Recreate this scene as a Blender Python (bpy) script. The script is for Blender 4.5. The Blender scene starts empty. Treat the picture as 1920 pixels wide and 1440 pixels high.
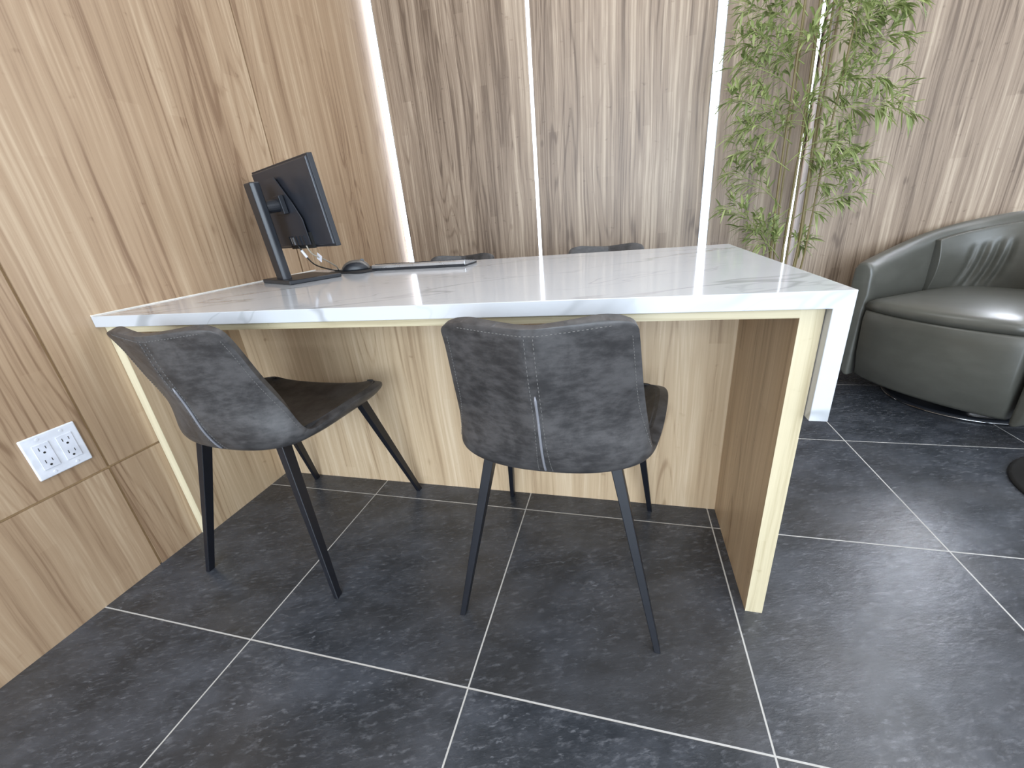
import bpy, bmesh, math, random
from mathutils import Vector, Matrix
C = bpy.context.scene.collection
sc = bpy.context.scene
PI = math.pi

# ---------------------------------------------------------------- camera
cd = bpy.data.cameras.new('camera'); cam = bpy.data.objects.new('camera', cd); C.objects.link(cam)
cd.sensor_fit = 'HORIZONTAL'; cd.sensor_width = 36; cd.lens = 763.6 / 1920 * 36; cd.clip_start = .01
R = Matrix.Rotation(0.281, 3, 'Z') @ Matrix.Rotation(1.1824, 3, 'X') @ Matrix.Rotation(-0.0904, 3, 'Z')
cam.matrix_world = Matrix.Translation((1.3831, -0.7693, 0.9133)) @ R.to_4x4()
sc.camera = cam
# ---------------------------------------------------------------- world, lights, exposure
w = bpy.data.worlds.new('world'); sc.world = w; w.use_nodes = True
bg = w.node_tree.nodes['Background']; bg.inputs[0].default_value = (.80, .89, 1.0, 1); bg.inputs[1].default_value = 1.75
def area(name, loc, sx, sy, power, color, rot=(0, 0, 0), spread=PI):
    l = bpy.data.lights.new(name, 'AREA'); l.shape = 'RECTANGLE'; l.size = sx; l.size_y = sy
    l.energy = power; l.color = color; l.spread = spread
    o = bpy.data.objects.new(name, l); o.location = loc; o.rotation_euler = rot; C.objects.link(o)
    return o
area('ceiling_panel_light', (1.0, -1.1, 2.72), .6, 1.2, 15, (.97, .98, 1))
area('ceiling_panel_light', (2.9, -0.6, 2.72), .6, 1.2, 16, (.97, .98, 1))
area('ceiling_panel_light', (1.3, 1.25, 2.72), 1.2, .35, 8, (.97, .98, 1))
area('ceiling_panel_light', (3.1, 1.0, 2.72), .6, .6, 9, (.97, .98, 1))
area('shop_window_daylight', (1.6, -4.6, 1.35), 5.0, 2.5, 250, (.76, .88, 1.0), (PI / 2, 0, 0))
sc.view_settings.view_transform = 'Standard'; sc.view_settings.look = 'None'
sc.view_settings.exposure = 0.4; sc.view_settings.gamma = 1; sc.view_settings.use_curve_mapping = False

# ---------------------------------------------------------------- helpers
def mk(name, verts, faces, mat=None, parent=None, smooth=False, bevel=0, seg=2, sub=0, loc=None):
    me = bpy.data.meshes.new(name); me.from_pydata([tuple(v) for v in verts], [], faces); me.update()
    bm = bmesh.new(); bm.from_mesh(me); bmesh.ops.recalc_face_normals(bm, faces=bm.faces); bm.to_mesh(me); bm.free()
    if smooth: me.polygons.foreach_set('use_smooth', [True] * len(me.polygons))
    o = bpy.data.objects.new(name, me); C.objects.link(o)
    if mat: me.materials.append(mat)
    if parent: o.parent = parent
    if loc: o.location = loc
    if bevel:
        m = o.modifiers.new('bevel', 'BEVEL'); m.width = bevel; m.segments = seg; m.limit_method = 'ANGLE'; m.angle_limit = math.radians(40)
    if sub:
        m = o.modifiers.new('sub', 'SUBSURF'); m.levels = sub; m.render_levels = sub
    return o
class MB:
    def __init__(s): s.v = []; s.f = []
    def box(s, a, b, M=None):
        x0, y0, z0 = a; x1, y1, z1 = b; n = len(s.v)
        vs = [Vector(p) for p in ((x0,y0,z0),(x1,y0,z0),(x1,y1,z0),(x0,y1,z0),(x0,y0,z1),(x1,y0,z1),(x1,y1,z1),(x0,y1,z1))]
        if M: vs = [M @ v for v in vs]
        s.v += vs; s.f += [tuple(n + i for i in q) for q in ((0,3,2,1),(4,5,6,7),(0,1,5,4),(1,2,6,5),(2,3,7,6),(3,0,4,7))]
        return s
    def prism(s, poly, h0, h1, M=None):          # poly in xy, extruded z
        n = len(s.v); k = len(poly)
        vs = [Vector((x, y, h0)) for x, y in poly] + [Vector((x, y, h1)) for x, y in poly]
        if M: vs = [M @ v for v in vs]
        s.v += vs; s.f += [tuple(range(n + k - 1, n - 1, -1)), tuple(range(n + k, n + 2 * k))]
        s.f += [(n + i, n + (i + 1) % k, n + k + (i + 1) % k, n + k + i) for i in range(k)]
        return s
    def tube(s, pts, rad, seg=8, cap=True):
        pts = [Vector(p) for p in pts]; n0 = len(s.v); k = len(pts)
        if not isinstance(rad, (list, tuple)): rad = [rad] * k
        up = Vector((0, 0, 1))
        for i, p in enumerate(pts):
            d = (pts[min(i + 1, k - 1)] - pts[max(i - 1, 0)]).normalized()
            a = d.cross(up)
            if a.length < 1e-3: a = d.cross(Vector((1, 0, 0)))
            a.normalize(); b = d.cross(a).normalized()
            for j in range(seg):
                t = 2 * PI * j / seg; s.v.append(p + (a * math.cos(t) + b * math.sin(t)) * rad[i])
        for i in range(k - 1):
            for j in range(seg):
                s.f.append((n0 + i*seg + j, n0 + i*seg + (j+1) % seg, n0 + (i+1)*seg + (j+1) % seg, n0 + (i+1)*seg + j))
        if cap:
            s.f.append(tuple(n0 + j for j in range(seg))[::-1]); s.f.append(tuple(n0 + (k-1)*seg + j for j in range(seg)))
        return s
    def lathe(s, prof, seg=48, c=(0, 0)):
        n0 = len(s.v); k = len(prof)
        for r, z in prof:
            for j in range(seg):
                t = 2 * PI * j / seg; s.v.append(Vector((c[0] + r * math.cos(t), c[1] + r * math.sin(t), z)))
        for i in range(k - 1):
            for j in range(seg):
                s.f.append((n0 + i*seg + j, n0 + i*seg + (j+1) % seg, n0 + (i+1)*seg + (j+1) % seg, n0 + (i+1)*seg + j))
        s.f.append(tuple(n0 + j for j in range(seg))[::-1]); s.f.append(tuple(n0 + (k-1)*seg + j for j in range(seg)))
        return s
    def build(s, name, mat=None, parent=None, **kw): return mk(name, s.v, s.f, mat, parent, **kw)
def box(name, a, b, mat, parent=None, **kw): return MB().box(a, b).build(name, mat, parent, **kw)
def thing(name, label, cat, loc=(0, 0, 0), rz=0, group=None):
    o = bpy.data.objects.new(name, None); C.objects.link(o); o.location = loc; o.rotation_euler = (0, 0, rz)
    o.empty_display_size = .1; tag(o, label, cat, group); return o
def tag(o, label, cat, group=None):
    o['label'] = label; o['category'] = cat
    if group: o['group'] = group
    return o
def struct(o, label=None, cat=None):
    o['kind'] = 'structure'
    if label: o['label'] = label
    if cat: o['category'] = cat
    return o
def copy_tree(o, parent=None):
    c = o.copy(); C.objects.link(c); c.parent = parent
    for ch in list(o.children): copy_tree(ch, c)
    return c
def catmull(pts, n):
    out = []; k = len(pts)
    for i in range(n):
        t = i / (n - 1) * (k - 1); a = min(int(t), k - 2); u = t - a
        p0, p1, p2, p3 = (pts[max(a-1, 0)], pts[a], pts[a+1], pts[min(a+2, k-1)])
        out.append([.5 * (2*b + (c - a_)*u + (2*a_ - 5*b + 4*c - d)*u*u + (3*b - a_ - 3*c + d)*u**3) for a_, b, c, d in zip(p0, p1, p2, p3)])
    return out

# ---------------------------------------------------------------- materials
class NT:
    def __init__(s, name):
        s.m = bpy.data.materials.new(name); s.m.use_nodes = True; s.t = s.m.node_tree
        s.b = s.t.nodes['Principled BSDF']
    def n(s, typ, **kw):
        nd = s.t.nodes.new(typ)
        for k, v in kw.items():
            if k[0] == '_': setattr(nd, k[1:], v)
        return nd
    def set(s, inp, v):
        if isinstance(v, bpy.types.NodeSocket): s.t.links.new(v, inp)
        else: inp.default_value = v
    def math(s, op, a, b=0.0, c=0.0, clamp=False):
        nd = s.n('ShaderNodeMath', _operation=op, _use_clamp=clamp)
        s.set(nd.inputs[0], a); s.set(nd.inputs[1], b); s.set(nd.inputs[2], c); return nd.outputs[0]
    def ramp(s, v, a, b, c=0., d=1.):
        nd = s.n('ShaderNodeMapRange', _interpolation_type='SMOOTHSTEP'); s.set(nd.inputs[0], v)
        for i, x in enumerate((a, b, c, d)): s.set(nd.inputs[1 + i], x)
        return nd.outputs[0]
    def noise(s, vec, scale=1., detail=3., rough=.5, w=None, dist=0.):
        nd = s.n('ShaderNodeTexNoise'); 
        if w is not None: nd.noise_dimensions = '4D'; s.set(nd.inputs['W'], w)
        s.set(nd.inputs['Vector'], vec); nd.inputs['Scale'].default_value = scale
        nd.inputs['Detail'].default_value = detail; nd.inputs['Roughness'].default_value = rough; nd.inputs['Distortion'].default_value = dist
        return nd.outputs[0]
    def sep(s, v): nd = s.n('ShaderNodeSeparateXYZ'); s.set(nd.inputs[0], v); return nd.outputs
    def comb(s, x, y, z):
        nd = s.n('ShaderNodeCombineXYZ')
        for i, q in enumerate((x, y, z)): s.set(nd.inputs[i], q)
        return nd.outputs[0]
    def mix(s, f, a, b):
        nd = s.n('ShaderNodeMix', _data_type='RGBA'); s.set(nd.inputs[0], f)
        for i, q in ((6, a), (7, b)):
            s.set(nd.inputs[i], q if isinstance(q, bpy.types.NodeSocket) else (*q, 1))
        return nd.outputs[2]
    def pos(s): return s.n('ShaderNodeNewGeometry').outputs['Position']
    def obj(s): return s.n('ShaderNodeTexCoord').outputs['Object']
    def bump(s, h, strength, dist=.002):
        nd = s.n('ShaderNodeBump'); nd.inputs['Strength'].default_value = strength; nd.inputs['Distance'].default_value = dist
        s.set(nd.inputs['Height'], h); s.t.links.new(nd.outputs[0], s.b.inputs['Normal'])
    def fin(s, col, rough, spec=None, metal=0.):
        s.set(s.b.inputs['Base Color'], col if isinstance(col, bpy.types.NodeSocket) else (*col, 1))
        s.set(s.b.inputs['Roughness'], rough); s.b.inputs['Metallic'].default_value = metal
        if spec is not None: s.b.inputs['Specular IOR Level'].default_value = spec
        return s.m
def plain(name, col, rough=.5, metal=0., spec=None):
    t = NT(name); p = t.obj()
    n = t.noise(p, 35., 3.)
    c = t.mix(t.ramp(n, .3, .7), [q * .93 for q in col], [min(1, q * 1.07) for q in col])
    return t.fin(c, t.math('ADD', rough - .03, t.math('MULTIPLY', n, .06)), spec, metal)

def wood(name, dark, mid, light, axis='Z', seed=0., rough=.42, fine=1., strips=.14, contrast=1.):
    t = NT(name); x, y, z = t.sep(t.pos())
    if axis == 'Z': u = t.math('ADD', x, y); v = z
    else: u = t.math('ADD', y, z); v = x
    pid = t.n('ShaderNodeAttribute', _attribute_name='pid').outputs['Fac']
    W = t.math('ADD', t.math('MULTIPLY', pid, 3.7), seed)
    def V(a, b): return t.comb(t.math('MULTIPLY', u, a), t.math('MULTIPLY', v, b), 0.)
    # slow sideways wander of the grain
    wob = t.math('MULTIPLY', t.math('SUBTRACT', t.noise(V(3.5, 1.6), 1., 2., .5, W), .5), .034)
    uu = t.math('ADD', u, wob)
    def V2(a, b): return t.comb(t.math('MULTIPLY', uu, a), t.math('MULTIPLY', v, b), 0.)
    broad = t.ramp(t.noise(V2(13, .42), 1., 3., .6, W), .3, .7)
    field = t.noise(V2(6.5, .5), 1., 1.5, .4, t.math('ADD', W, 5.))
    fig = t.math('PINGPONG', t.math('MULTIPLY', field, 21.), .5)
    fig = t.ramp(fig, .30, .5)
    figm = t.ramp(t.noise(V2(5, .7), 1., 2., .5, t.math('ADD', W, 9.)), .42, .62)
    fig = t.math('MULTIPLY', fig, figm)
    fib = t.noise(V2(120, 2.4), 1., 5., .7, W)
    fib2 = t.ramp(t.noise(V2(60, .9), 1., 3., .6, t.math('ADD', W, 2.)), .35, .7)
    pale = t.ramp(t.noise(V2(75, .5), 1., 2., .5, t.math('ADD', W, 7.)), .68, .77)
    darkl = t.ramp(t.noise(V2(48, .55), 1., 2., .5, t.math('ADD', W, 11.)), .63, .74)
    # narrow veneer strips, each with its own tone, broken at irregular heights
    wn = t.n('ShaderNodeTexWhiteNoise', _noise_dimensions='3D')
    cu = t.math('MULTIPLY', t.math('ADD', u, t.math('MULTIPLY', t.math('SUBTRACT', t.noise(t.comb(t.math('MULTIPLY', u, 8.), 0., 0.), 1., 1., .5, W), .5), .12)), 21.)
    cf = t.math('FLOOR', t.math('ADD', cu, t.math('MULTIPLY', wob, 14.)))
    hs = t.math('MULTIPLY', t.noise(t.comb(cf, 3.3, 0.), 7.7, 0., .5, W), 9.)
    t.set(wn.inputs['Vector'], t.comb(cf, t.math('FLOOR', t.math('ADD', t.math('MULTIPLY', v, 1.5), hs)), W))
    strip = wn.outputs['Value']
    # knots and short cross flecks
    vo = t.n('ShaderNodeTexVoronoi', _feature='F1'); t.set(vo.inputs['Vector'], t.comb(t.math('MULTIPLY', uu, 7.5), t.math('MULTIPLY', v, 4.2), W)); vo.inputs['Scale'].default_value = 1.
    knot = t.ramp(vo.outputs['Distance'], .11, .02)
    fleck = t.ramp(t.noise(V2(26, 44), 1., 2., .5, t.math('ADD', W, 13.)), .66, .76)
    k = t.math('ADD', t.math('MULTIPLY', broad, .48), t.math('MULTIPLY', fib2, .30))
    k = t.math('ADD', k, t.math('MULTIPLY', t.math('SUBTRACT', fib, .5), 1.05 * fine))
    k = t.math('SUBTRACT', k, t.math('MULTIPLY', fig, .26))
    k = t.math('SUBTRACT', k, t.math('MULTIPLY', darkl, .30))
    k = t.math('SUBTRACT', k, t.math('MULTIPLY', knot, .20))
    k = t.math('SUBTRACT', k, t.math('MULTIPLY', fleck, .16))
    k = t.math('ADD', k, t.math('MULTIPLY', t.math('SUBTRACT', strip, .5), strips))
    k = t.math('ADD', t.math('MULTIPLY', t.math('SUBTRACT', k, .42), contrast), .58)
    c1 = t.mix(t.ramp(k, 0., .5), dark, mid); c2 = t.mix(t.ramp(k, .45, 1.), c1, light)
    c3 = t.mix(t.math('MULTIPLY', pale, .55), c2, [min(1, q * 1.35) for q in light])
    t.bump(fib, .12, .001)
    return t.fin(c3, rough)

M = {}
M['wall_wood'] = wood('walnut_laminate', (.225, .138, .080), (.385, .265, .165), (.52, .39, .262))
M['back_wood'] = wood('greige_laminate', (.130, .088, .059), (.270, .200, .143), (.44, .350, .262), seed=31., fine=1.3, strips=.17, contrast=1.2)
M['desk_wood'] = wood('desk_laminate', (.32, .215, .125), (.52, .385, .245), (.66, .52, .36), seed=57.)
M['edge_wood'] = wood('pale_oak_edge', (.40, .33, .20), (.56, .485, .325), (.66, .59, .42), seed=77., rough=.5)
M['edge_wood_h'] = wood('pale_oak_edge_h', (.40, .33, .20), (.56, .485, .325), (.66, .59, .42), axis='X', seed=77., rough=.5)
M['groove'] = plain('groove_core', (.36, .24, .12), .6)

def floor_mat():
    t = NT('slate_tile'); x, y, z = t.sep(t.pos())
    fx = t.math('DIVIDE', t.math('SUBTRACT', x, 0.5081), .5751); fy = t.math('DIVIDE', t.math('SUBTRACT', y, -.274), .573)
    def edge(f, size):
        d = t.math('MULTIPLY', t.math('SUBTRACT', .5, t.math('ABSOLUTE', t.math('SUBTRACT', t.math('FRACT', f), .5))), size); return d
    d = t.math('MINIMUM', edge(fx, .5751), edge(fy, .573))
    g = t.ramp(d, .0022, .0014)
    idx = t.math('ADD', t.math('MULTIPLY', t.math('FLOOR', fx), 7.31), t.math('MULTIPLY', t.math('FLOOR', fy), 13.7))
    ca, sa = math.cos(.35), math.sin(.35)
    u = t.math('ADD', t.math('MULTIPLY', x, ca), t.math('MULTIPLY', y, sa)); v = t.math('SUBTRACT', t.math('MULTIPLY', y, ca), t.math('MULTIPLY', x, sa))
    def V(a, b): return t.comb(t.math('MULTIPLY', u, a), t.math('MULTIPLY', v, b), 0.)
    cloud = t.ramp(t.noise(V(6, 11), 1., 8., .70, idx), .34, .68)
    streak = t.noise(V(42, 120), 1., 5., .65, idx)
    tone = t.noise(V(1.5, 2), 1., 2., .5, t.math('ADD', idx, 3.))
    chip = t.math('MULTIPLY', t.ramp(t.noise(V(60, 125), 1., 4., .65, idx), .56, .68), t.ramp(t.noise(V(7, 9), 1., 4., .6, t.math('ADD', idx, 9.)), .42, .66))
    c = t.mix(cloud, (.022, .026, .032), (.066, .073, .088))
    c = t.mix(t.ramp(streak, .50, .80), c, (.15, .158, .178))
    c = t.mix(t.math('MULTIPLY', t.ramp(tone, .45, .65), .45), c, (.050, .046, .042))
    c = t.mix(t.math('MULTIPLY', chip, .62), c, (.20, .21, .235))
    c = t.mix(g, c, (.50, .49, .47))
    h = t.math('ADD', t.math('MULTIPLY', cloud, .5), t.math('MULTIPLY', streak, .55)); h = t.math('SUBTRACT', h, t.math('MULTIPLY', g, 1.))
    t.bump(h, .35, .0025)
    r = t.math('ADD', t.math('MULTIPLY', g, .3), t.math('SUBTRACT', .36, t.math('MULTIPLY', streak, .16)))
    return t.fin(c, r, .55)
M['floor'] = floor_mat()

def quartz():
    t = NT('white_quartz'); p = t.pos(); x, y, z = t.sep(p)
    q = t.comb(x, t.math('ADD', y, t.math('MULTIPLY', z, .9)), 0.)
    def vein(sc_x, sc_y, ang, wd, w0):
        u = t.math('ADD', t.math('MULTIPLY', t.sep(q)[0], math.cos(ang)), t.math('MULTIPLY', t.sep(q)[1], math.sin(ang)))
        v = t.math('SUBTRACT', t.math('MULTIPLY', t.sep(q)[1], math.cos(ang)), t.math('MULTIPLY', t.sep(q)[0], math.sin(ang)))
        f = t.noise(t.comb(t.math('MULTIPLY', u, sc_x), t.math('MULTIPLY', v, sc_y), 0.), 1., 4., .55, w0)
        return t.ramp(t.math('ABSOLUTE', t.math('SUBTRACT', f, .5)), wd, 0.)
    mask = t.ramp(t.noise(q, 2.0, 2., .5, 4.), .36, .56)
    v = t.math('MAXIMUM', vein(.7, 2.2, .42, .011, 1.3), t.math('MULTIPLY', vein(1.2, 3.4, .55, .006, 8.1), .5))
    v = t.math('MULTIPLY', v, mask)
    cloud = t.ramp(t.noise(q, 3.2, 4., .6, 2.), .45, .75)
    c = t.mix(t.math('MULTIPLY', cloud, .35), (.54, .56, .59), (.47, .49, .525))
    c = t.mix(t.math('MULTIPLY', v, .62), c, (.25, .26, .27))
    return t.fin(c, .09, .5)
M['quartz'] = quartz()

def leather(name, a, b, rough, scale=9., grain=.25, spec=.5, crease=False):
    t = NT(name); p = t.obj()
    n = t.noise(p, scale, 4., .6, dist=.4); x, y, z = t.sep(p)
    n2 = t.noise(t.comb(t.math('MULTIPLY', x, 1.), y, t.math('MULTIPLY', z, 2.6)), scale * 2., 4., .65)
    k = t.ramp(t.math('ADD', t.math('MULTIPLY', n, .55), t.math('MULTIPLY', n2, .45)), .36, .66)
    c = t.mix(k, a, b)
    f = t.noise(p, 420., 2., .5)
    t.bump(f, grain, .0006)
    return t.fin(c, t.math('ADD', rough - .04, t.math('MULTIPLY', n, .08)), spec)
M['chair'] = leather('charcoal_faux_leather', (.028, .0265, .027), (.076, .072, .072), .44, scale=15.)
M['armchair'] = leather('olive_grey_leather', (.074, .074, .063), (.095, .095, .082), .36, 4., .18, .6)
M['thread'] = plain('stitch_thread', (.125, .12, .115), .7)
M['piping'] = plain('satin_piping', (.20, .20, .22), .3)
M['leg'] = plain('black_steel', (.006, .007, .011), .42)
M['black'] = plain('black_plastic', (.014, .016, .021), .36)
M['black_panel'] = plain('monitor_back_plastic', (.022, .025, .033), .33)
M['screen'] = plain('screen_glass', (.004, .004, .005), .12)
M['socket'] = plain('dark_socket', (.004, .004, .004), .7)
M['pad'] = plain('mouse_mat_cloth', (.012, .012, .014), .85)
M['silver'] = plain('silver_metal', (.52, .53, .55), .28, .8)
M['mouse_grey'] = plain('mouse_grey', (.16, .15, .14), .3, .4)
M['cable'] = plain('black_cable', (.01, .01, .01), .45)
M['cable_beige'] = plain('pale_cable', (.30, .27, .22), .45)
M['paper'] = plain('white_paper_tag', (.74, .74, .80), .6)
M['plate'] = plain('white_plate_plastic', (.74, .76, .82), .32)
M['plate2'] = plain('white_receptacle_plastic', (.70, .72, .79), .35)
M['slot'] = plain('dark_slot', (.02, .018, .016), .7)
M['alu'] = plain('aluminium_channel', (.40, .41, .42), .35, .6)
M['ceiling'] = plain('white_ceiling_paint', (.78, .77, .75), .9)
M['caulk'] = plain('white_caulk', (.75, .72, .66), .6)
M['pot'] = plain('grey_planter', (.12, .12, .12), .5)
M['soil'] = plain('dark_moss', (.03, .028, .016), .95)
M['cane'] = plain('cane_brown', (.16, .125, .045), .5)
M['twig'] = plain('green_twig', (.26, .30, .10), .55)
M['chrome'] = plain('chrome_ring', (.35, .35, .36), .12, 1.)
def leafmat():
    t = NT('bamboo_leaf'); p = t.pos()
    r = t.n('ShaderNodeAttribute', _attribute_name='pid').outputs['Fac']
    c = t.mix(r, (.15, .20, .060), (.46, .52, .22))
    t.b.inputs['Subsurface Weight'].default_value = 0.
    m = t.fin(c, .5)
    tr = t.n('ShaderNodeBsdfTranslucent'); t.set(tr.inputs['Color'], c)
    mx = t.n('ShaderNodeMixShader'); mx.inputs[0].default_value = .3
    out = t.t.nodes['Material Output']
    t.t.links.new(t.b.outputs[0], mx.inputs[1]); t.t.links.new(tr.outputs[0], mx.inputs[2]); t.t.links.new(mx.outputs[0], out.inputs[0])
    return m
M['leaf'] = leafmat()
def glow(st=5.5):
    m = bpy.data.materials.new('led_diffuser'); m.use_nodes = True; nt = m.node_tree; nt.nodes.clear()
    e = nt.nodes.new('ShaderNodeEmission'); e.inputs[0].default_value = (.84, .89, 1.0, 1); e.inputs[1].default_value = st
    o = nt.nodes.new('ShaderNodeOutputMaterial'); nt.links.new(e.outputs[0], o.inputs[0]); return m
M['led'] = glow(5.); M['led_bright'] = glow(60.)

def set_pid(o, vals):
    a = o.data.attributes.new('pid', 'FLOAT', 'FACE'); a.data.foreach_set('value', vals)

# ---------------------------------------------------------------- setting
YB, XR, YR, ZC = 1.8136, 2.243, 1.725, 2.8
struct(box('floor', (-.12, -5, -.05), (6, YB + .1, 0), M['floor']))
struct(box('ceiling', (-.12, -5, ZC), (6, YB + .1, ZC + .05), M['ceiling']))
# left wall: laminate panels with narrow grooves over a core
gv = [-4.8, -3.93, -2.99, -2.05, -1.055, -.1175, .8202, YB]
mb = MB(); pid = []
for i in range(len(gv) - 1):
    for j, (z0, z1) in enumerate(((0, .3597), (.3597, ZC))):
        g = .0034
        mb.box((-.0060, gv[i] + g, z0 + (g if j else 0)), (0, gv[i + 1] - g, z1 - (0 if j else g))); pid += [i * 2.3 + j * 1.1] * 6
wl = struct(mb.build('wall_left', M['wall_wood'])); set_pid(wl, pid)
core = MB().box((-.1, -5, 0), (-.0060, YB, ZC)); core = core.build('panel_core', M['groove'], wl)
# back wall: recessed panels between the light strips, then a section set 9 cm forward
sx = [0.0, .8949, 1.8104, 2.226]; sw = [.036, .019, .040, .014]
mb = MB(); pid = []
seg = [(sx[0] + sw[0] + .003, sx[1] - sw[1] / 2 - .002), (sx[1] + sw[1] / 2 + .002, sx[2] - sw[2] / 2 - .003), (sx[2] + sw[2] / 2 + .003, sx[3] - sw[3] / 2 - .001)]
for i, (a, b) in enumerate(seg):
    mb.box((a, YB, 0), (b, YB + .03, ZC)); pid += [i * 1.7 + .4] * 6
mb.box((-.02, YB + .03, 0), (6, YB + .1, ZC)); pid += [0] * 6
xs = [XR, 3.19, 4.13, 5.07, 6.0]
for i in range(4):
    mb.box((xs[i] + (.0012 if i else 0), YR, 0), (xs[i + 1] - .0012, YB + .03, ZC)); pid += [i * 2.9 + 6.3] * 6
wb = struct(mb.build('wall_back', M['back_wood'])); set_pid(wb, pid)
# vertical LED strips
where = ['widest-looking white vertical light strip in the corner where the two wood walls meet',
         'thin white vertical light strip in the middle of the back wall, behind the far chairs',
         'bright white vertical light strip on the back wall just left of the bamboo',
         'narrow white vertical light strip partly hidden behind the bamboo canes']
for i in range(4):
    a = sx[i] + .001 if i == 0 else sx[i] - sw[i] / 2; b = a + sw[i]
    t = thing('light_strip', where[i], 'light strip', ((a + b) / 2, YB, 0), 0, 'vertical light strips set in the back wall')
    h = sw[i] / 2
    ch = MB().box((-h - .0012, .004, .0), (-h + .002, .028, ZC)).box((h - .002, .004, 0), (h + .0012, .028, ZC)).box((-h, .022, 0), (h, .028, ZC))
    if i in (0, 2): ch.box((-h - .002, -.002, 0), (-h + .0008, .004, ZC)).box((h - .0008, -.002, 0), (h + .002, .004, ZC))
    ch.build('channel', M['alu'], t)
    box('diffuser', (-h + .001, .0015 if i not in (0,) else -.004, 0), (h - .001, .02, ZC), M['led'], t)

struct(box('unseen_led_strip', (3.19 - .022, YR - .003, 0), (3.19 + .022, YR + .01, ZC), M['led_bright']))  # unseen LED strip continuing the row, brightened to give the floor its reflection
# ---------------------------------------------------------------- outlet
o = thing('wall_outlet', 'white four-socket wall outlet plate low on the left wood wall', 'outlet', (0, -.196, .462), 0)
PL = MB().box((0, -.0555, -.056), (.006, .0555, .056)).build('cover_plate', M['plate'], o, bevel=.003, seg=3)
for s in (-1, 1):
    cy = s * .0235
    rc = box('receptacle', (.0062, cy - .0165, -.0335), (.0078, cy + .0165, .0335), M['plate2'], o, bevel=.0008)
    for zz in (-.0185, .0155):
        m = MB().box((.0074, cy - .0075, zz + .001), (.0081, cy - .0058, zz + .0095)).box((.0074, cy + .0058, zz + .002), (.0081, cy + .0073, zz + .0092))
        m.prism([(.0027 * math.cos(q * PI / 6), .0027 * math.sin(q * PI / 6)) for q in range(12)], .0074, .0081, Matrix.Translation((0, cy, zz - .006)) @ Matrix(((0, 0, 1, 0), (1, 0, 0, 0), (0, 1, 0, 0), (0, 0, 0, 1))))
        m.build('socket_holes', M['slot'], rc)
    for zz in (-.0455, .0455):
        MB().prism([(.003 * math.cos(q * PI / 6), .003 * math.sin(q * PI / 6)) for q in range(12)], .0055, .0072, Matrix.Translation((0, cy, zz)) @ Matrix(((0, 0, 1, 0), (1, 0, 0, 0), (0, 1, 0, 0), (0, 0, 0, 1)))).build('screw', M['plate'], PL)

# ---------------------------------------------------------------- desk
W_, D_, H_, T_ = 1.748, .900, .760, .0301
YP, YM = .0208, .387
desk = thing('desk', 'long reception desk with white marbled top and wooden kneehole panels', 'desk', (W_ / 2, D_ / 2, 0))
dp = lambda n, a, b, m, **k: box(n, a, b, m, desk, **k)
# children keep world-placed coordinates
def at_desk(o): o.location = (-W_ / 2, -D_ / 2, 0); return o
prof = [(0.0008, H_), (W_, H_), (W_, .5225), (W_ - T_, .5225), (W_ - T_, H_ - T_), (0.0008, H_ - T_)]
ct = MB().prism([(x, z) for x, z in prof], 0, D_, Matrix(((1, 0, 0, 0), (0, 0, 1, 0), (0, 1, 0, 0), (0, 0, 0, 1))))
at_desk(ct.build('countertop', M['quartz'], desk, bevel=.0012))
xi0, xi1 = .0330, 1.6805
ZA = .7104
at_desk(dp('side_panel', (.001, YP + .0012, 0), (xi0, D_ - .02, H_ - T_), M['desk_wood']))
rp = at_desk(dp('side_panel', (xi1, YP + .0012, 0), (1.7165, D_ - .02, H_ - T_), M['desk_wood']))
at_desk(dp('modesty_panel', (xi0, YM, 0), (xi1, YM + .018, ZA), M['desk_wood']))
at_desk(dp('top_board', (xi0, YP + .0012, ZA), (xi1, D_ - .02, H_ - T_), M['desk_wood']))
at_desk(dp('edge_band', (.001, YP, 0), (xi0, YP + .0012, H_ - T_), M['edge_wood']))['label'] = 'pale oak edge strip on left side panel'
at_desk(dp('edge_band', (xi1, YP, 0), (1.7165, YP + .0012, H_ - T_), M['edge_wood']))['label'] = 'pale oak edge strip on right side panel'
at_desk(dp('edge_band', (xi0, YP, ZA), (xi1, YP + .0012, H_ - T_), M['edge_wood_h']))['label'] = 'pale oak edge strip under the white top'
struct(box('trim_1', (0, .001, H_ + .0001), (.0032, D_, H_ + .0030), M['caulk']))

# ---------------------------------------------------------------- side chairs
CC = [(.185, .428), (.10, .408), (-.02, .402), (-.13, .406), (-.205, .425), (-.243, .49), (-.262, .58), (-.283, .67), (-.294, .7485)]
EE = [(.240, .155, .474), (.250, .10, .476), (.240, .0, .474), (.223, -.09, .464), (.206, -.144, .466), (.192, -.172, .540), (.181, -.205, .62), (.173, -.232, .70), (.167, -.257, .757)]
NS, NU = 65, 41
def catm_at(pts, t):
    k = len(pts); t = t * (k - 1); a = min(int(t), k - 2); u = t - a
    p0, p1, p2, p3 = (pts[max(a-1, 0)], pts[a], pts[a+1], pts[min(a+2, k-1)])
    return [.5 * (2*b + (c - a_)*u + (2*a_ - 5*b + 4*c - d)*u*u + (3*b - a_ - 3*c + d)*u**3) for a_, b, c, d in zip(p0, p1, p2, p3)]
SS = [.07 * (q / 8) ** 1.8 for q in range(8)] + [.07 + .86 * q / 48 for q in range(49)] + [1 - .07 * (1 - q / 8) ** 1.8 for q in range(1, 9)]
SPL = min(range(NS), key=lambda i: abs(SS[i] - .5))
cc = [catm_at(CC, q) for q in SS]; ee = [catm_at(EE, q) for q in SS]
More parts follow.
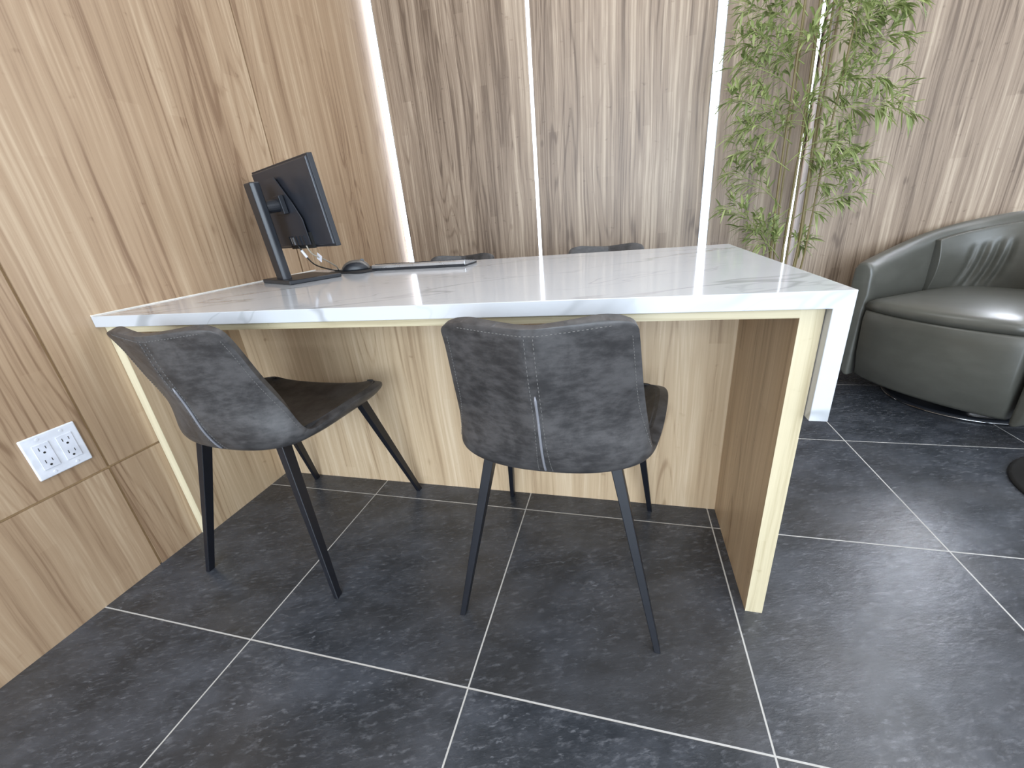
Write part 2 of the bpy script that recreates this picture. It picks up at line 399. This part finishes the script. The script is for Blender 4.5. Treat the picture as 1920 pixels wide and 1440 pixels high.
def chair_pt(i, u):
    s = SS[i]; t = abs(u); sg = 1 if u >= 0 else -1
    bk = min(1, max(0, (s - .5) / .22)); bk = bk * bk * (3 - 2 * bk)
    cy, cz = cc[i]; ex, ey, ez = ee[i]
    # seat: tub shaped cross-section; back: shallow curve
    th = t * PI / 2
    xs_ = math.sin(th) * 1.0; ws = (1 - math.cos(th)) ** 1.15
    xb_ = t; wb_ = t ** 1.12
    fx = xs_ * (1 - bk) + xb_ * bk; fw = ws * (1 - bk) + wb_ * bk
    x = ex * fx; y = cy + (ey - cy) * fw; z = cz + (ez - cz) * fw
    # rounded corners at the top of the back and at the seat front
    for dist, rr_ in (((1 - s) * .62, .036), (s * .62, .045)):
        if dist < rr_: x -= (rr_ - math.sqrt(max(0, rr_ ** 2 - (rr_ - dist) ** 2))) * t ** 1.5
    z -= .004 * max(0, (t - .8) / .2) ** 2 * max(0, (s - .9) / .1)
    # centre seam fold on the back
    y += .004 * math.exp(-(t / .045) ** 2) * bk
    return Vector((sg * x, y, z))
def grid_half(i0, i1, th):
    P = [[chair_pt(i, -1 + 2 * j / (NU - 1)) for j in range(NU)] for i in range(NS)]
    def nrm(i, j):
        a = P[min(i + 1, NS - 1)][j] - P[max(i - 1, 0)][j]; b = P[i][min(j + 1, NU - 1)] - P[i][max(j - 1, 0)]
        n = a.cross(b); n.normalize(); return n
    v = []; f = []; rows = list(range(i0, i1 + 1)); n = len(rows)
    N = [[nrm(min(max(i, 8), NS - 9), min(max(j, 1), NU - 2)) for j in range(NU)] for i in range(NS)]
    sgn = 1 if N[10][NU // 2].z > 0 else -1
    for i in rows:
        for j in range(NU): v.append(P[i][j])
    for i in rows:
        for j in range(NU):
            t = abs(-1 + 2 * j / (NU - 1)); e = math.sqrt(max(0, 1 - t ** 10)) * .35 + .65
            s = SS[i]; e2 = min(1, .74 + .26 * math.sqrt(max(0, min(1, min(s, 1 - s) / .06))))
            v.append(P[i][j] + N[i][j] * sgn * th * e * e2)
    o = n * NU
    for a in range(n - 1):
        for j in range(NU - 1):
            f.append((a*NU + j, a*NU + j + 1, (a+1)*NU + j + 1, (a+1)*NU + j)); f.append((o + a*NU + j, o + (a+1)*NU + j, o + (a+1)*NU + j + 1, o + a*NU + j + 1))
    for a in range(n - 1):
        for j in (0, NU - 1): f.append((a*NU + j, (a+1)*NU + j, o + (a+1)*NU + j, o + a*NU + j))
    for j in range(NU - 1):
        for a in (0, n - 1): f.append((a*NU + j, a*NU + j + 1, o + a*NU + j + 1, o + a*NU + j))
    return v, f, P, N, sgn
def make_chair():
    t = thing('side_chair', '', 'chair')
    v, f, P, N, sg = grid_half(0, SPL, .031)
    mk('seat', v, f, M['chair'], t, smooth=True, bevel=.006, seg=3)
    v, f, P, N, sg = grid_half(SPL, NS - 1, .024)
    back = mk('backrest', v, f, M['chair'], t, smooth=True, bevel=.006, seg=3)
    # stitching along the back's outer rim and both sides of its centre seam
    def S(s, u):
        a = max(k for k in range(NS - 1) if SS[k] <= s); q = (s - SS[a]) / (SS[a + 1] - SS[a]); p = chair_pt(a, u).lerp(chair_pt(a + 1, u), q)
        j = min(NU - 1, max(0, round((u + 1) / 2 * (NU - 1)))); return p, -N[a][j] * sg
    def dash_line(fn, n):
        st = MB()
        pts = [fn(k / n) for k in range(n + 1)]
        for k in range(0, n, 2):
            (p, n1), (q, n2) = pts[k], pts[k + 1]
            st.tube([p + n1 * .0006, q + n1 * .0006], .0008, 5)
        st.build('stitching', M['thread'], back)
    for s_ in (-1, 1):
        dash_line(lambda q: S(.53 + .44 * q, s_ * .045), 76)
        dash_line(lambda q: S(.53 + .40 * q, s_ * .935), 76)
    dash_line(lambda q: S(.972, -.80 + 1.6 * q), 76)
    pp = MB(); pts = []
    for k in range(22):
        p, n1 = S(.53 + .28 * k / 21, 0); pts.append(p + n1 * .0016)
    pp.tube(pts, [.0008] + [.0028] * 20 + [.0012], 8); pp.build('piping', M['piping'], back, smooth=True)
    for sx_ in (-1, 1):
        for (ty, fy, tx, zt) in ((-.165, -.236, .135, .428), (.105, .236, .175, .425)):
            a = Vector((sx_ * tx, ty, zt)); b = Vector((sx_ * .231, fy, 0))
            d = (b - a).normalized(); out = Vector((sx_, 0, 0)); s1 = d.cross(out).normalized(); s2 = s1.cross(d).normalized()
            m = MB(); vs = []
            for p, wa, wb in ((a, .0150, .011), (b, .0095, .0065)):
                for ca, cb in ((-1, -1), (1, -1), (1, 1), (-1, 1)):
                    q = p + s1 * ca * wa + s2 * cb * wb
                    if p is b:                      # foot cut flat on the floor
                        q = q + d * (-(q.z) / d.z)
                    vs.append(q)
            m.v = vs; m.f = [(0, 3, 2, 1), (4, 5, 6, 7)] + [(i, (i + 1) % 4, 4 + (i + 1) % 4, 4 + i) for i in range(4)]
            m.build('leg', M['leg'], t, bevel=.0015)
    # frame under the seat that the legs bolt to
    MB().box((-.10, -.10, .392), (.10, -.075, .401)).box((-.10, .06, .392), (.10, .085, .401)).box((-.10, -.10, .390), (-.08, .085, .400)).box((.08, -.10, .390), (.10, .085, .400)).build('seat_frame', M['leg'], t)
    return t
spots = [((1.2468, .126, 0), math.radians(-1.2), 'dark grey leather chair nearest the camera with its back squarely to us'),
         ((.4258, .1205, 0), math.radians(-1.5), 'dark grey leather chair beside the left wall, pushed under the desk'),
         ((.609, .985, 0), PI + .02, 'dark leather chair on the far side of the desk, its top showing behind the keyboard'),
         ((1.302, .985, 0), PI - .02, 'dark leather chair on the far side of the desk, between the two right light strips')]
proto = make_chair()
for i, (loc, rz, lab) in enumerate(spots):
    c = proto if i == 0 else copy_tree(proto)
    c.location = loc; c.rotation_euler.z = rz; c['label'] = lab; c['group'] = 'charcoal leather chairs around the desk'

# ---------------------------------------------------------------- monitor
wd = Vector((.9, -.44, 0)).normalized(); nd = Vector((.44, .9, 0)).normalized()
mrot = math.atan2(wd.y, wd.x)
mon = thing('computer_monitor', 'black computer monitor on a stand, seen from behind, by the left wall', 'monitor', (.222, .553, H_ + .0004), mrot)
# local frame: x along the screen width, y towards the user, z up
MB().prism([(-.12, -.095), (.12, -.095), (.12, .095), (-.12, .095)], 0, .014).build('stand_base', M['black'], mon, bevel=.003, seg=3)
col = MB(); L = Matrix.Translation((-.005, -.060, .008)) @ Matrix.Rotation(.06, 4, 'X')
col.prism([(-.030, .016), (-.034, -.004), (-.026, -.016), (.026, -.016), (.034, -.004), (.030, .016)], 0, .322, L)
col = col.build('stand_column', M['black'], mon, bevel=.004, seg=3)
MB().box((-.0345, -.008, .075), (-.030, .004, .125), L).build('cable_slot', M['socket'], col)
zb, zt_ = .112, .388
T2 = Matrix.Translation((.0, .043, zb)) @ Matrix.Rotation(.10, 4, 'X')
hh = zt_ - zb
pan = MB().box((-.214, -.006, 0), (.245, .012, hh), T2).build('display_panel', M['black'], mon, bevel=.002)
MB().box((-.208, .0118, .010), (.239, .0132, hh - .006), T2).build('screen', M['screen'], pan)
# tapered rear shell
sh = MB(); n = 0
outer = [(-.210, .004), (.241, .004), (.241, hh - .004), (-.210, hh - .004)]; inner = [(-.206, .008), (.237, .008), (.237, hh - .008), (-.206, hh - .008)]
sh.v = [T2 @ Vector((x, 0, z)) for x, z in outer] + [T2 @ Vector((x, -.012, z)) for x, z in inner]
sh.f = [(0, 1, 2, 3), (4, 7, 6, 5)] + [(i, (i + 1) % 4, 4 + (i + 1) % 4, 4 + i) for i in range(4)]
shell = sh.build('rear_shell', M['black_panel'], mon, bevel=.003)
# raised housing (pentagon top) around the mount, ports bay under it
MB().prism([(-.11, .0), (.105, .0), (.105, .085), (.07, .14), (.0, .225), (-.07, .225), (-.11, .14)], .022, .0252, T2 @ Matrix(((1, 0, 0, 0), (0, 0, -1, 0), (0, 1, 0, .012), (0, 0, 0, 1)))).build('housing', M['black_panel'], shell, bevel=.0006)
MB().box((-.07, -.0200, -.001), (.112, -.0110, .052), T2).build('port_bay', M['socket'], shell)
pm = MB()
for k, x in enumerate((-.055, -.03, .0, .03, .062)): pm.box((x, -.030, .012), (x + .014, -.018, .044), T2)
pm.build('plugs', M['black'], shell)
MB().box((-.028, -.024, .018), (-.024, -.0305, .040), T2).box((-.014, -.024, .014), (-.011, -.0305, .040), T2).build('silver_plug', M['silver'], shell)
mt = MB(); ring = []
mt.box((-.032, -.045, .120), (.032, -.028, .180), T2); mt.tube([T2 @ Vector((0, -.04, .15)), T2 @ Vector((-.004, -.085, .15))], .021, 20)
mt.build('tilt_mount', M['black'], mon, bevel=.002)
# cables
MW = Matrix.Translation(mon.location) @ Matrix.Rotation(mrot, 4, 'Z') @ T2
def cable(pts, mat, name, lab, tagpos, cat='cable'):
    q = [Vector(p) for p in catmull([tuple(p) for p in pts], 36)]
    base = Vector(pts[-1])
    t = thing(name, lab, cat, base)
    MB().tube([p - base for p in q], .0026, 8).build('cord', mat, t, smooth=True)
    return t, q, base
p0 = MW @ Vector((.005, -.026, .010)); p1 = MW @ Vector((.069, -.026, .010))
t1, q1, b1 = cable([p0, p0 + Vector((.01, .01, -.035)), (.255, .60, .808), (.262, .665, .782), (.245, .745, .7675), (.255, .82, .7675), (.285, .865, .7672)], M['cable'], 'display_cable', 'black cable curving from the monitor down behind the mouse, left of its twin', 1)
k = 5; d = (q1[k + 1] - q1[k]).normalized()
MB().tube([q1[3] - b1, q1[7] - b1], [.0045, .0048], 8).build('paper_tag', M['paper'], t1)
t2, q2, b2 = cable([p1, p1 + Vector((.008, .01, -.03)), (.315, .590, .822), (.300, .66, .792), (.262, .73, .7690), (.270, .81, .7675), (.300, .852, .7672)], M['cable_beige'], 'power_cable', 'pale cable with a square white tag hanging from the monitor, nearer the mouse', 1)
c0 = q2[9] - b2
MB().box((-.014, -.0008, -.012), (.014, .0008, .012), Matrix.Translation(c0) @ Matrix.Rotation(-.4, 4, 'Z') @ Matrix.Rotation(.5, 4, 'Y')).build('paper_tag', M['paper'], t2)

# ---------------------------------------------------------------- mouse mat, mouse, keyboard
mm = MB(); pts = []
def rrect(w, d, r, n=5):
    out = []
    for cx, cy, a0 in ((w - r, d - r, 0), (-w + r, d - r, 90), (-w + r, -d + r, 180), (w - r, -d + r, 270)):
        for k in range(n + 1):
            a = math.radians(a0 + 90 * k / n); out.append((cx + r * math.cos(a), cy + r * math.sin(a)))
    return out
mat_ = mm.prism(rrect(.115, .095, .02), 0, .004).build('mouse_mat', M['pad']); mat_.location = (.345, .770, H_ + .0003); mat_.rotation_euler.z = -.38
tag(mat_, 'flat black mouse mat lying under the mouse between monitor and keyboard', 'mouse mat')
def blob(name, mat, parent, ax, ay, az, zmin, fn=None, nu=24, nv=14, scale=1.):
    v = []; f = []
    for i in range(nv + 1):
        ph = PI / 2 * i / nv
        for j in range(nu):
            th = 2 * PI * j / nu
            cx = math.copysign(abs(math.cos(th)) ** .8, math.cos(th)); cy = math.copysign(abs(math.sin(th)) ** .8, math.sin(th))
            x = ax * cx * math.cos(ph) ** .6; y = ay * cy * math.cos(ph) ** .6; z = az * math.sin(ph)
            p = Vector((x, y, z));
            if fn: p = fn(p)
            p.z += zmin; v.append(p * scale if False else p)
    for i in range(nv):
        for j in range(nu): f.append((i*nu + j, i*nu + (j+1) % nu, (i+1)*nu + (j+1) % nu, (i+1)*nu + j))
    f.append(tuple(range(nu))[::-1])
    return mk(name, v, f, mat, parent, smooth=True)
mo = thing('computer_mouse', 'grey and black computer mouse on the black mouse mat', 'mouse', (.322, .752, H_ + .0046), -1.15)
hump = lambda p: Vector((p.x * (1 - .12 * (p.y / .055) ** 2), p.y, p.z * (1 - .28 * (p.y / .055 - .1) ** 2)))
blob('mouse_body', M['black'], mo, .031, .056, .036, .0, hump)
blob('mouse_cover', M['mouse_grey'], mo, .027, .058, .0385, .0015, hump)
MB().tube([(-.0035, .030, .034), (.0035, .030, .034)], .008, 16).build('scroll_wheel', M['black'], mo)

kb = thing('keyboard', 'long flat silver edged keyboard lying on the white desk top', 'keyboard', (.630, .757, H_ + .0004), -.075)
prof = [(-.062, .006), (-.062, .019), (-.055, .0225), (.050, .010), (.050, .006)]
MB().prism([(y, z) for y, z in prof], -.203, .203, Matrix(((0, 0, 1, 0), (1, 0, 0, 0), (0, 1, 0, 0), (0, 0, 0, 1)))).build('keyboard_body', M['silver'], kb, bevel=.0012)
MB().box((-.202, -.0628, .0008), (.202, -.058, .0095)).box((-.202, -.058, .0005), (.202, .049, .006)).build('base_tray', M['black'], kb)
km = MB(); tl = Matrix.Translation((0, 0, .0172)) @ Matrix.Rotation(-math.atan2(.014, .121), 4, 'X')
for r in range(5):
    for c_ in range(15):
        km.box((-.197 + c_ * .0263, -.046 + r * .0188, -.003), (-.197 + c_ * .0263 + .0237, -.046 + r * .0188 + .0160, .0015), tl)
keys = km.build('keys', M['black'], kb); keys['kind'] = 'stuff'
for s in (-1, 1): box('flip_foot', (s * .19 - .012, -.055, 0), (s * .19 + .012, -.045, .004), M['black'], kb)

# ---------------------------------------------------------------- swivel armchair
def make_armchair():
    fa = math.radians(211)
    t = thing('swivel_armchair', 'large olive grey leather tub armchair in front of the back wall, right of the desk', 'armchair', (2.852, 1.318, 0), fa)
    # local: x forward, y left of the sitter. plan centreline of arms/back
    n = 61; plan = []
    key = [(.335, .335), (.24, .355), (.10, .365), (-.05, .360), (-.17, .320), (-.27, .235), (-.325, .12), (-.34, 0)]
    key = key + [(x, -y) for x, y in key[-2::-1]]
    cl = catmull([list(p) for p in key], n)
    v = []; f = []; prof_n = 0
    for i, (x, y) in enumerate(cl):
        a = cl[min(i + 1, n - 1)]; b = cl[max(i - 1, 0)]; tx, ty = a[0] - b[0], a[1] - b[1]; l = math.hypot(tx, ty); tx /= l; ty /= l
        nx, ny = -ty, tx                      # points outward? checked below
        if nx * x + ny * y < 0: nx, ny = -nx, -ny
        s = min(i, n - 1 - i) / ((n - 1) / 2)   # 0 at arm front, 1 at back centre
        e = s * s * (3 - 2 * s)
        top = .612 + .030 * min(1, s * 2.2) + .150 * e
        # cross-section (offset outward, height)
        flare = .035
        end = math.sqrt(min(1, (min(i, n - 1 - i) + .25) / 2.2))
        wi = .048 * (.75 + .25 * end)
        sec = [(-wi * .8, .40), (-wi * 1.0, .47), (-wi * .9 , top - .05), (-wi * .72, top - .022), (-wi * .35, top - .004), (.1 * wi, top), (wi * .6, top - .008), (wi * .9, top - .03),
               (wi * .95, top - .09), (wi * .85, .40), (wi * .55, .22), (wi * .1, .09), (-wi * .3, .068), (-wi * .8, .068), (-wi * .8, .2)]
        prof_n = len(sec)
        for d, z in sec: v.append((x + nx * d, y + ny * d, z))
    for i in range(n - 1):
        for j in range(prof_n): f.append((i*prof_n + j, i*prof_n + (j+1) % prof_n, (i+1)*prof_n + (j+1) % prof_n, (i+1)*prof_n + j))
    f.append(tuple(range(prof_n))); f.append(tuple((n-1)*prof_n + j for j in range(prof_n))[::-1])
    mk('arm_and_back_shell', v, f, M['armchair'], t, smooth=True, bevel=.012, seg=3)
    # seat block with bowed front
    def seatplan(g):
        pts = []
        for k in range(13):
            q = k / 12; y = (-.285 + .57 * q); pts.append((.335 + g + .055 * (1 - (abs(y) / .285) ** 2.2), y))
        for k in range(9):
            a = PI / 2 + PI * k / 8; pts.append((-.20 + .12 * math.cos(a), .285 * math.sin(a)))
        return pts
    m = MB(); lv = [(.070, -.045), (.09, -.022), (.20, .0), (.36, .012), (.405, .004)]
    kn = len(seatplan(0)); 
    for z, g in lv:
        for x, y in seatplan(g): m.v.append(Vector((x, y, z)))
    for a in range(len(lv) - 1):
        for j in range(kn): m.f.append((a*kn + j, a*kn + (j+1) % kn, (a+1)*kn + (j+1) % kn, (a+1)*kn + j))
    m.f.append(tuple(range(kn))[::-1]); m.f.append(tuple((len(lv)-1)*kn + j for j in range(kn)))
    m.build('seat_base', M['armchair'], t, smooth=True, bevel=.01, seg=3)
    # cushion, gently crowned
    m = MB(); rings = [(.406, .992, .0), (.425, 1.0, .006), (.443, .985, .004), (.455, .93, .0), (.462, .75, 0), (.467, .45, 0), (.468, .15, 0)]
    for z, sc_, g in rings:
        for x, y in seatplan(g): m.v.append(Vector((.05 + (x - .05) * sc_, y * sc_, z)))
    for a in range(len(rings) - 1):
        for j in range(kn): m.f.append((a*kn + j, a*kn + (j+1) % kn, (a+1)*kn + (j+1) % kn, (a+1)*kn + j))
    m.f.append(tuple(range(kn))[::-1]); m.f.append(tuple((len(rings)-1)*kn + j for j in range(kn)))
    m.build('seat_cushion', M['armchair'], t, smooth=True)
    # inner back pad with pleats
    nU, nV = 97, 21; v = []; f = []
    for a in range(nU):
        q = a / (nU - 1); th = (q - .5) * 2 * 1.32
        for b in range(nV):
            r = b / (nV - 1)
            z = .44 + (.31 - .075 * (abs(q - .5) * 2) ** 1.5) * r
            rad = .262 - .018 * math.sin(PI * r)
            pleat = 0
            for c_, wd_, am in ((-.98, .045, .010), (-.85, .045, .016), (-.70, .04, .018), (-.56, .04, .014), (.56, .04, .014), (.70, .04, .018), (.85, .045, .016), (.98, .045, .010), (0, .05, .008)):
                dd = (th - c_ * 1.0 - (.42 * r - .30 * r * r) * (-1 if c_ > 0 else 1)) / wd_; pleat += am * math.exp(-dd * dd) * math.sin(PI * min(1, r * 1.25)) ** .8
            rr = rad + pleat
            v.append((-rr * math.cos(th) * 1.06 + .005, rr * math.sin(th) * 1.13, z))
    for a in range(nU):
        th = (a / (nU - 1) - .5) * 2.64
        for b in range(nV):
            r = b / (nV - 1); z = .44 + (.31 - .075 * (abs(a / (nU - 1) - .5) * 2) ** 1.5) * r
            v.append((-.305 * math.cos(th) * 1.04, .305 * math.sin(th) * 1.10, z))
    o_ = nU * nV
    for a in range(nU - 1):
        for b in range(nV - 1):
            f.append((a*nV + b, (a+1)*nV + b, (a+1)*nV + b + 1, a*nV + b + 1)); f.append((o_ + a*nV + b, o_ + a*nV + b + 1, o_ + (a+1)*nV + b + 1, o_ + (a+1)*nV + b))
        for b in (0, nV - 1): f.append((a*nV + b, (a+1)*nV + b, o_ + (a+1)*nV + b, o_ + a*nV + b))
    for b in range(nV - 1):
        for a in (0, nU - 1): f.append((a*nV + b, a*nV + b + 1, o_ + a*nV + b + 1, o_ + a*nV + b))
    mk('back_cushion', v, f, M['armchair'], t, smooth=True, bevel=.008, seg=2)
    MB().lathe([(.262, 0), (.285, .0), (.288, .010), (.280, .018), (.262, .018)], 64).build('base_plate', M['black'], t, smooth=True, bevel=.002)
    MB().lathe([(.2885, .003), (.2905, .006), (.2885, .010)], 64).build('base_rim', M['chrome'], t, smooth=True)
    MB().lathe([(.05, .01), (.05, .075)], 24).build('swivel_post', M['black'], t)
    t.scale = (.93, .93, .97)
    return t
make_armchair()
# round base of a pedestal table entering the frame at the right edge
pt = thing('pedestal_side_table', 'black round table base just entering the frame on the dark floor at right edge', 'side table', (2.85, .565, 0))
MB().lathe([(.27, 0), (.272, .006), (.262, .012), (.05, .022), (.03, .03)], 64).build('round_base', M['socket'], pt, smooth=True)
MB().lathe([(.028, .025), (.028, .52)], 24).build('column', M['black'], pt, smooth=True)
MB().lathe([(.18, .52), (.19, .525), (.19, .538), (.18, .542)], 48).build('round_top', M['black'], pt, smooth=True)

# ---------------------------------------------------------------- bamboo
rnd = random.Random(11)
PX, PY = 2.10, 1.45
plant = thing('bamboo_plant', 'tall artificial green bamboo standing behind the right end of the desk', 'plant', (PX, PY, 0))
off = Vector((PX, PY, 0))
MB().lathe([(.11, 0), (.12, .01), (.150, .33), (.152, .34), (.140, .34), (.136, .30)], 40).build('planter', M['pot'], plant, smooth=True)
MB().lathe([(.137, .295), (.05, .306), (.01, .31)], 32).build('soil', M['soil'], plant)
canes = [((2.045, 1.43), (2.02, 1.40)), ((2.075, 1.47), (2.055, 1.50)), ((2.100, 1.44), (2.085, 1.43)), ((2.125, 1.47), (2.105, 1.47)), ((2.15, 1.43), (2.14, 1.45)), ((2.165, 1.46), (2.17, 1.48)), ((2.185, 1.44), (2.20, 1.40))]
for i, (a, b) in enumerate(canes):
    pts = []; rad = []
    r0 = (.0052, .0045, .0058, .0048, .0060, .0048, .0040)[i]
    for k in range(25):
        q = k / 24; z = .30 + 1.75 * q
        x = a[0] + (b[0] - a[0]) * min(1.3, (z - .62) / .95) + .004 * math.sin(z * 5 + i); y = a[1] + (b[1] - a[1]) * (z - .62) / .95
        if z < .62: x = PX + (a[0] - PX) * (.55 + .45 * (z - .3) / .32); y = PY + (a[1] - PY) * (.55 + .45 * (z - .3) / .32)
        pts.append(Vector((x, y, z)) - off); rad.append(r0 * (1 - .45 * q) * (1.28 if k % 3 == 0 else 1))
    MB().tube(pts, rad, 8).build('cane', M['cane'], plant, smooth=True)
def leaf(m, pid, p, d, L, w, droop, val):
    d = d.normalized(); side = d.cross(Vector((0, 0, 1)))
    if side.length < .1: side = Vector((1, 0, 0))
    side = (side.normalized() + Vector((rnd.uniform(-.4, .4), rnd.uniform(-.4, .4), rnd.uniform(-.5, .5)))).normalized()
    n0 = len(m.v); prof = [(0, .12), (.18, .75), (.42, 1.), (.72, .68), (1., 0.02)]
    up = side.cross(d).normalized()
    for q, ww in prof:
        c = p + d * (L * q) + Vector((0, 0, -droop * L * q * q))
        m.v += [c - side * w * ww, c + up * w * .35 * ww, c + side * w * ww]
    for k in range(len(prof) - 1):
        a = n0 + 3 * k
        m.f += [(a, a + 1, a + 4, a + 3), (a + 1, a + 2, a + 5, a + 4)]; pid += [val, val]
sprays = [((2.12,1.44,1.40),(2.40,1.44,1.52)),((2.10,1.46,1.56),(2.38,1.40,1.66)),((2.06,1.44,1.60),(1.84,1.50,1.76)),((2.12,1.45,1.72),(2.34,1.52,1.88)),((2.05,1.45,1.78),(1.86,1.38,1.94)),((2.10,1.45,1.88),(2.28,1.40,2.08)),((2.06,1.45,1.94),(1.94,1.52,2.14)),((2.05,1.42,1.02),(2.17,1.36,1.10)),((2.12,1.42,1.10),(2.03,1.33,1.22)),((2.06,1.44,1.22),(2.20,1.38,1.30)),((2.13,1.44,1.36),(2.03,1.36,1.46)),((2.06,1.45,1.44),(2.22,1.36,1.54)),((2.05,1.45,.62),(1.98,1.36,.80)),((2.13,1.45,.90),(2.22,1.34,.98)),((2.039,1.417,0.671),(1.825,1.349,0.880)),((2.073,1.474,0.848),(1.854,1.482,1.011)),((2.065,1.418,0.995),(1.843,1.393,1.088)),((2.069,1.448,1.098),(1.851,1.363,1.171)),((2.076,1.469,1.159),(1.794,1.374,1.277)),((2.069,1.441,1.268),(1.833,1.435,1.399)),((2.067,1.444,1.375),(1.809,1.454,1.479)),((2.073,1.469,1.467),(1.849,1.559,1.627)),((2.120,1.433,0.929),(2.351,1.455,1.008)),((2.127,1.466,0.799),(2.337,1.410,0.887)),((2.103,1.410,1.165),(2.476,1.504,1.188)),((2.114,1.434,1.260),(2.334,1.383,1.287)),((2.140,1.481,1.321),(2.394,1.490,1.438)),((2.125,1.448,1.385),(2.357,1.498,1.542)),((2.112,1.412,0.648),(2.185,1.448,0.716)),((2.084,1.440,0.630),(1.953,1.340,0.728)),((2.115,1.463,1.524),(2.287,1.548,1.667)),((2.049,1.427,1.523),(1.900,1.445,1.667)),((2.094,1.434,1.034),(2.306,1.477,1.074)),((2.068,1.468,1.328),(1.873,1.396,1.494))]
for si, (a, b) in enumerate(sprays):
    a = Vector(a) - off; b = Vector(b) - off; m = MB(); tw = MB(); pid = []
    Ls = (b - a).length; mid = a.lerp(b, .5) + Vector((0, 0, .16 * Ls + .01))
    def curve(q): return a * (1 - q) ** 2 + mid * 2 * q * (1 - q) + b * q * q
    main = [curve(k / 10) for k in range(11)]
    tw.tube(main, [.0022 - .0014 * k / 10 for k in range(11)], 6)
    nt_ = max(8, int(Ls * 62)); dirm = (b - a).normalized()
    starts = []
    for k in range(nt_):
        q = .18 + .82 * (k + rnd.random() * .6) / nt_
        p = curve(min(1, q)); sgn = 1 if k % 2 else -1
        lat = dirm.cross(Vector((0, 1, 0))).normalized()
        dd = (dirm * rnd.uniform(.5, 1.) + lat * sgn * rnd.uniform(.3, 1.0) + Vector((0, rnd.uniform(-.9, .9), rnd.uniform(-.1, .35)))).normalized()
        l2 = rnd.uniform(.04, .10) * (1.1 - .35 * q)
        e = p + dd * l2; tw.tube([p, p.lerp(e, .5) + Vector((0, 0, .006)), e], [.0012, .001, .0007], 5)
        nl = rnd.randint(5, 8)
        for j in range(nl):
            qq = .35 + .65 * j / (nl - 1); pp_ = p.lerp(e, qq)
            sp = (dd * rnd.uniform(.7, 1.) + dd.cross(Vector((rnd.uniform(-1, 1), rnd.uniform(-1, 1), rnd.uniform(-1, 1)))).normalized() * rnd.uniform(.2, .9))
            leaf(m, pid, pp_, sp, rnd.uniform(.042, .076), rnd.uniform(.0036, .0062), rnd.uniform(.1, .6), min(1, max(0, rnd.gauss(.42, .28))))
    br = tw.build('leafy_branch', M['twig'], plant, smooth=True)
    fo = m.build('foliage', M['leaf'], br, smooth=True); set_pid(fo, pid)
